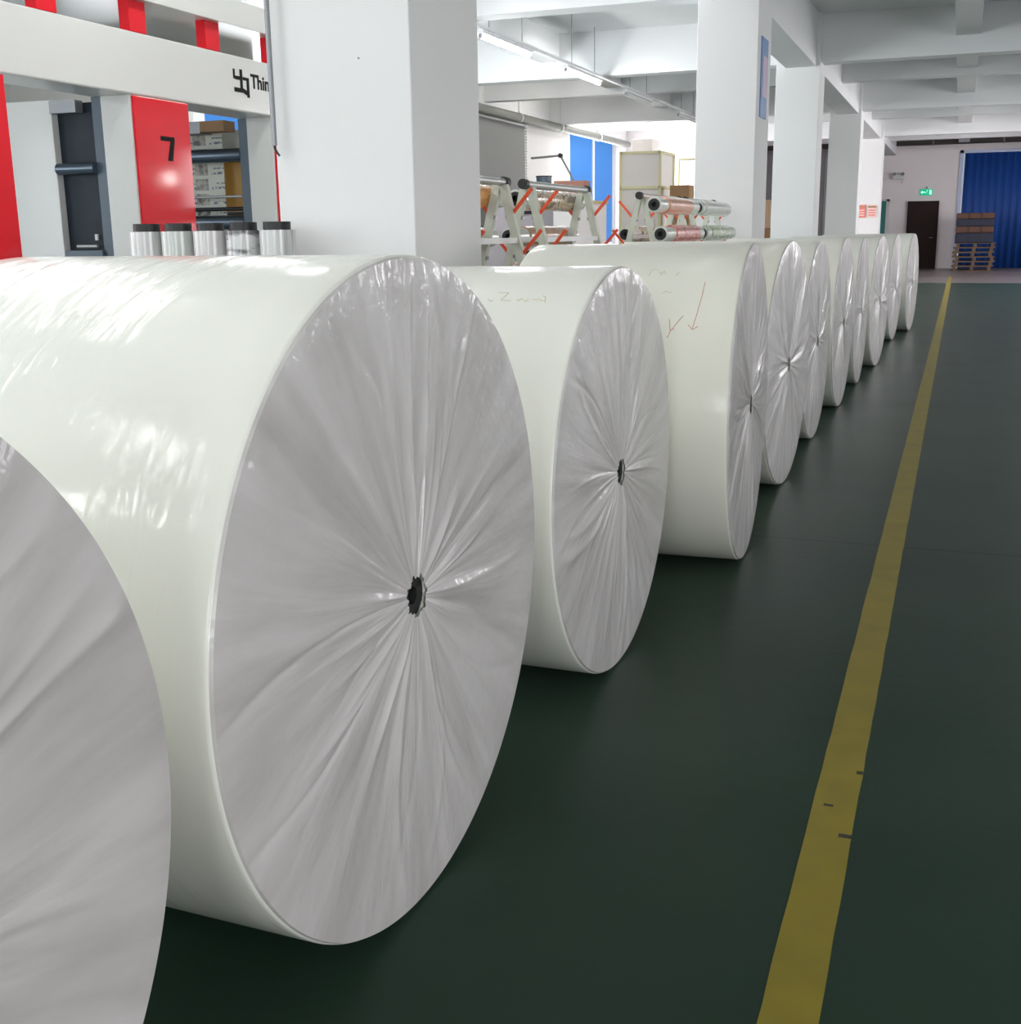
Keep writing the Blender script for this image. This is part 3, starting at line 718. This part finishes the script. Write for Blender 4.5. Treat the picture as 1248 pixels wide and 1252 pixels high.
MB().tube((-.8, 0, 2.98), (.88, 0, 2.98), .025, 10).tube((-.8, 0, 2.2), (.88, 0, 2.2), .025, 10).tube((-.8, 0, 1.2), (.88, 0, 1.2), .025, 10).build('rail', M['yellow_fence'], f)
# work table with goods in front of the blue windows
tb = empty('work_table', (-7.3, 22.5, 0)); tag(tb, 'pale work platform standing before the blue windows', 'table')
MB().box(-.75, .6, -1.6, .7, 1.86, 1.92).build('table_top', mat('ochre_board', (.66, .50, .26, 1), .6), tb)
MB().box(-.72, .57, -1.57, .67, 0, 1.86).build('cabinet_body', M['booth'], tb)
c = empty('carton', (-7.05, 21.9, 1.92)); tag(c, 'reddish brown carton on the platform before the blue windows', 'carton')
MB().box(-.3, .3, -.2, .2, 0, .36).build('carton_body', mat('red_carton', (.48, .25, .20, 1), .8), c, .005)
MB().box(-.29, .29, -.02, .02, .36, .362).build('tape', M['carton'], c)
c = empty('ink_bucket', (-7.62, 21.9, 1.92)); tag(c, 'dark grey bucket beside the reddish carton', 'bucket')
MB().tube((0, 0, 0), (0, 0, .45), .13, 24, r2=.15).build('bucket_body', M['blue_grey'], c)
MB().tube((0, 0, .45), (0, 0, .47), .158, 24).build('bucket_lid', M['black'], c)
a = empty('lifting_arm', (-7.35, 22.1, 1.92)); tag(a, 'thin dark jointed arm reaching up in front of the blue window', 'arm')
MB().poly([(.45, 0, 0), (.2, 0, .5), (0, 0, .85), (-.6, 0, .82)], .02, 8).build('arm_rod', M['grey'], a)
MB().tube((0, -.03, .85), (0, .03, .85), .045, 16).build('joint', M['black'], a)
c = empty('carton', (-6.05, 26.9, 0)); tag(c, 'large brown carton standing beside the white booth', 'carton')
MB().box(-.2, .25, -.25, .25, 0, 2.33).build('carton_body', M['carton'], c, .005)
MB().box(-.19, .24, -.02, .02, 2.33, 2.333).build('tape', M['cream'], c)
# light table with white reams behind the middle rack
tb = empty('packing_table', (-5.4, 11.3, 0)); tag(tb, 'long white packing table seen through the rack legs', 'table')
MB().box(-.45, .45, -1.6, 1.2, 1.26, 1.31).build('table_top', M['lamp_housing'], tb)
MB().box(-.42, .42, -1.5, 1.1, .75, .78).build('shelf', M['lamp_housing'], tb)
for x in (-.4, .4):
    for y in (-1.5, 1.1): MB().box(x - .03, x + .03, y - .03, y + .03, 0, 1.26).build('leg', M['pale_metal'], tb)
for k, (yy, hh, mm, lb) in enumerate([(-1.1, .1, 'booth', 'low white stack of sheets on the packing table'), (0.5, .13, 'carton', 'flat brown carton on the packing table'), (1.0, .10, 'navy', 'small dark box at the end of the packing table')]):
    c = empty('carton', (-5.4, 11.3 + yy, 1.31)); tag(c, lb, 'carton')
    MB().box(-.3, .3, -.22, .22, 0, hh).build('carton_body', M[mm], c, .004)
    MB().box(-.29, .29, -.02, .02, hh, hh + .002).build('tape', M['cream'], c)

# ------------------------------------------------------------------ far end fittings
e = empty('exit_sign', (-1.14, 41.57, 2.46)); tag(e, 'lit green exit sign above the dark brown door', 'sign')
MB().box(-.19, .19, -.03, .0, -.1, .1).build('sign_case', M['exit_green'], e)
mb = MB()
mb.box(-.15, -.03, -.034, -.03, -.015, .015)
mb.bm.faces.new([mb.bm.verts.new(p) for p in [(-.18, -.034, 0), (-.12, -.034, -.05), (-.12, -.034, .05)]])
mb.tube((.02, -.034, .055), (.02, -.030, .055), .018, 12)
mb.bar((.02, -.032, .04), (.0, -.032, -.015), .03, .003).bar((.0, -.032, -.015), (-.04, -.032, -.06), .018, .003).bar((.0, -.032, -.015), (.05, -.032, -.055), .018, .003).bar((.01, -.032, .03), (.05, -.032, .0), .012, .003)
mb.box(.09, .16, -.034, -.03, -.07, .07)
mb.build('sign_mark', M['exit_white'], e)
MB().box(-.02, .02, -.02, .02, .1, .18).build('bracket', M['grey'], e)
e = empty('emergency_light', (-2.05, 41.5, 2.95)); tag(e, 'grey twin-spot emergency light on the far wall', 'lamp')
MB().box(-.17, .17, -.04, .1, -.06, .1).build('lamp_body', M['pale_metal'], e, .01)
for x in (-.12, .14): MB().tube((x, -.03, .12), (x, -.1, .10), .05, 16).build('spot_head', M['grey'], e)
MB().tube((.13, 0, -.06), (.13, 0, -.2), .008, 8).build('cable', M['grey'], e)
e = empty('banner', (-2.1, 13.24, 2.91)); tag(e, 'narrow vertical blue and pink banner hung on a pillar side', 'banner')
MB().box(0, .012, -.21, .21, -.41, .40).build('banner_cloth', M['banner_blue'], e)
MB().box(.012, .015, -.12, .16, -.20, .22).build('printed_panel', M['banner_pink'], e)
for s, (x0, x1, m, lb) in enumerate([(-2.70, -2.46, 'poster_red', 'small red printed notice on the last pillar'), (-2.42, -2.17, 'poster_pale', 'pale pink printed notice beside the red one on the last pillar')]):
    e = empty('notice', ((x0 + x1) / 2, 33.69, 1.78)); tag(e, lb, 'notice')
    w = (x1 - x0) / 2
    MB().box(-w, w, -.008, .0, -.17, .17).build('notice_sheet', M[m], e)
    MB().box(-w * .9, w * .9, -.012, -.008, .09, .14).build('heading', M['pink_marker'] if s == 0 else M['carton'], e)
    for k in range(3): MB().box(-w * .7, w * .7, -.011, -.008, -.12 + .065 * k, -.09 + .065 * k).build('text_block', M['poster_red' if s else 'poster_pale'], e)

# pallets by the blue opening
def pallet(loc, label):
    e = empty('pallet', loc); tag(e, label, 'pallet', 'wooden pallets stacked by the blue opening')
    for x in (-.5, 0, .5): MB().box(x - .05, x + .05, -.5, .5, .02, .12).build('stringer', M['wood'], e)
    for k in range(6): MB().box(-.6, .6, -.5 + .18 * k, -.5 + .18 * k + .11, .12, .14).build('deck_board', M['wood'], e)
    for k in range(3): MB().box(-.6, .6, -.5 + .45 * k, -.5 + .45 * k + .1, 0, .02).build('bottom_board', M['wood'], e)
    return e
pl = ['bottom pallet of the stack by the blue opening', 'second pallet from the floor by the blue opening', 'third pallet from the floor by the blue opening', 'fourth pallet from the floor by the blue opening', 'fifth pallet from the floor by the blue opening', 'topmost pallet of the stack by the blue opening']
for k in range(6): pallet((.42 + .03 * ((k * 7) % 3 - 1), 39.6, .141 * k), pl[k])
for k, (z, hh, mm, lb) in enumerate([(.847, .30, 'navy', 'dark bundle lying on the pallet stack'), (1.148, .2, 'rust', 'brown flat bundle above the dark one on the pallets'), (1.349, .22, 'navy', 'dark bundle second from top on the pallet stack'), (1.57, .18, 'rust', 'brown bundle on top of the pallet stack')]):
    c = empty('bundle', (.4, 39.6, z)); tag(c, lb, 'bundle')
    MB().box(-.55, .55, -.4, .4, 0, hh).build('bundle_body', M[mm], c, .03)
    MB().box(-.2, -.16, -.405, .405, -.0, hh + .003).box(.16, .2, -.405, .405, .0, hh + .003).build('strap', M['black'], c)

# ------------------------------------------------------------------ lamps
LX = -5.49
lamps = [(-6, 'window-side'), (-2.6, ''), (.8, ''), (4.2, ''), (7.6, ''), (10.4, ''), (13.5, ''), (16.75, ''), (20.0, ''), (24.0, ''), (27.6, ''), (31, '')]
def tube_lamp(x, y, z, lit, label):
    e = empty('tube_lamp', (x, y, z)); tag(e, label, 'ceiling lamp', 'fluorescent tube lamps over the press bay')
    MB().box(-.045, .045, 0, 1.75, .03, .075).build('lamp_housing', M['lamp_housing'], e)
    MB().tube((0, .05, .005), (0, 1.70, .005), .028, 16).build('tube', M['lamp'] if lit else M['lamp_housing'], e)
    for yy in (.04, 1.71): MB().box(-.02, .02, yy - .02, yy + .02, -.02, .03).build('tube_holder', M['grey'], e)
    for yy in (.3, 1.45): MB().tube((0, yy, .07), (0, yy, CEIL - z), .006, 8).build('hanger_rod', M['grey'], e)
LABL = {10.4: 'lit tube lamp hidden behind the first pillar', 13.5: 'brightest lit tube lamp at the pillar edge', 16.75: 'second lit tube lamp beyond the pillar edge', 20.0: 'unlit tube lamp beyond the two lit ones'}
for i, (y, _) in enumerate(lamps):
    tube_lamp(LX, y, 3.60, y < 19, LABL.get(y, 'lit tube lamp over the press, %s from the back wall' % ['first', 'second', 'third', 'fourth', 'fifth', '', '', '', '', 'tenth', 'eleventh', 'twelfth'][i]))
def short_lamp(x, y, label, grp, tube='lamp_dim'):
    e = empty('tube_lamp', (x, y, 3.55)); tag(e, label, 'ceiling lamp', grp)
    MB().box(-.045, .045, 0, 1.5, .03, .075).build('lamp_housing', M['lamp_housing'], e)
    MB().tube((0, .05, .005), (0, 1.45, .005), .028, 14).build('tube', M[tube], e)
    for yy in (.3, 1.2): MB().tube((0, yy, .07), (0, yy, CEIL - 3.55), .006, 8).build('hanger_rod', M['grey'], e)
for k, y in enumerate((-4, -1, 2, 5, 8)): short_lamp(-3.5, y, 'lit tube lamp between press and pillars, %s from the back wall' % ['first', 'second', 'third', 'fourth', 'fifth'][k], 'tube lamps between press and pillars')
for k, y in enumerate((-4, -1, 2, 5, 8.2)): short_lamp(-1.4, y, 'unseen fill tube added over the paper rolls, %s from the back wall' % ['first', 'second', 'third', 'fourth', 'fifth'][k], 'unseen fill tubes added over the paper rolls', 'aisle_fill')  # weak fill tubes above the view, added to brighten the roll tops
cd = empty('lighting_conduit', (LX, 0, 3.70)); tag(cd, 'thin grey conduit linking the hanging tube lamps', 'conduit')
MB().box(-.02, .02, -7, 33, 0, .03).build('conduit_run', M['lamp_housing'], cd)
for k, y in enumerate((21, 25.5, 31, 36)): short_lamp(4.6, y, 'unseen fill tube added over the far side bay, %s toward the brown door' % ['first', 'second', 'third', 'fourth'][k], 'unseen fill tubes added over the far side bay', 'far_fill')  # tubes out of view, added to brighten the far wall and floor
e = empty('glint_lamp', (6.93, 21.4, 2.55), 0); tag(e, 'unseen round lamp added across the aisle for the bright spot on the red panel', 'lamp')  # unseen lamp added so the red side panel shows a bright spot
MB().tube((.07, 0, 0), (0, 0, 0), .24, 28).build('lamp_base', M['grey'], e)
MB().tube((0, 0, 0), (-.06, 0, 0), .15, 28, r2=.11).build('lamp_glass', mat('glint_lamp_glass', (1, 1, 1, 1), .4, emit=(1, .97, .92, 1), estr=85), e)
for k, y in enumerate((20.0, 23.2, 27.4)):
    e = empty('batten_lamp', (-7.4, y, 4.22)); tag(e, 'lit batten lamp tucked between the beams near the windows, %s from the press' % ['first', 'second', 'third'][k], 'ceiling lamp', 'batten lamps between the beams')
    MB().box(-.05, .05, 0, 1.5, .04, .18).build('lamp_housing', M['lamp_housing'], e)
    MB().tube((0, .05, .01), (0, 1.45, .01), .028, 14).build('tube', M['lamp_warm'], e)
def area(name, loc, rot, sx, sy, power, col=(1, 1, 1)):
    l = bpy.data.lights.new(name, 'AREA'); l.shape = 'RECTANGLE'; l.size = sx; l.size_y = sy; l.energy = power; l.color = col
    o = bpy.data.objects.new(name, l); C.objects.link(o); o.location = loc; o.rotation_euler = rot
    return o
# daylight entering through the windows
K = 1.0
area('daylight_back_left', (-5.5, -8.95, 2.25), (pi/2, 0, 0), 3.8, 2.5, 40*K, (.98, 1, .97))
area('daylight_back_right', (0, -8.95, 2.25), (pi/2, 0, 0), 3.8, 2.5, 230*K, (.98, 1, .97))
for a, b_ in LW[:4]:
    area('daylight_left', (-8.95, (a + b_) / 2, 2.35), (0, -pi/2, 0), 2.6, b_ - a, 290*K, (.97, 1, .99))
area('daylight_left_far', (-8.95, 29.8, 2.35), (0, -pi/2, 0), 2.6, 4, 640*K, (1, .97, .97))
for a, b_, pw in [(-5, -1, 360), (9, 12, 110), (22, 25, 260), (29.5, 32, 420)]:  # unseen near opening reaches the floor to light the lower roll ends
    zc, zh = (1.2, 2.3) if a < 0 else (2.1, 2.1)
    area('daylight_right', (6.95, (a + b_) / 2, zc), (0, pi/2, 0), zh, b_ - a, pw*K, (1, .95, .97))

w = bpy.data.worlds.new('world'); sc.world = w; w.use_nodes = True
w.node_tree.nodes['Background'].inputs[0].default_value = (.75, .83, .95, 1)
w.node_tree.nodes['Background'].inputs[1].default_value = .6

# ------------------------------------------------------------------ camera
cam = bpy.data.cameras.new('camera'); co = bpy.data.objects.new('camera', cam); C.objects.link(co)
cam.sensor_fit = 'HORIZONTAL'; cam.sensor_width = 36; cam.lens = 1411.4 / 1248 * 36
cam.shift_x = -7 / 1248; cam.shift_y = -13 / 1248
cam.clip_start = .02; cam.clip_end = 200
fw = Vector((-0.34447653, 0.91110225, -0.22633738)); rt = Vector((0.93633304, 0.35088717, -0.01259479)); up = Vector((-0.06794375, 0.21626578, 0.97396754))
co.matrix_world = Matrix(((rt.x, up.x, -fw.x, 0), (rt.y, up.y, -fw.y, 0), (rt.z, up.z, -fw.z, 1.32), (0, 0, 0, 1)))
sc.camera = co
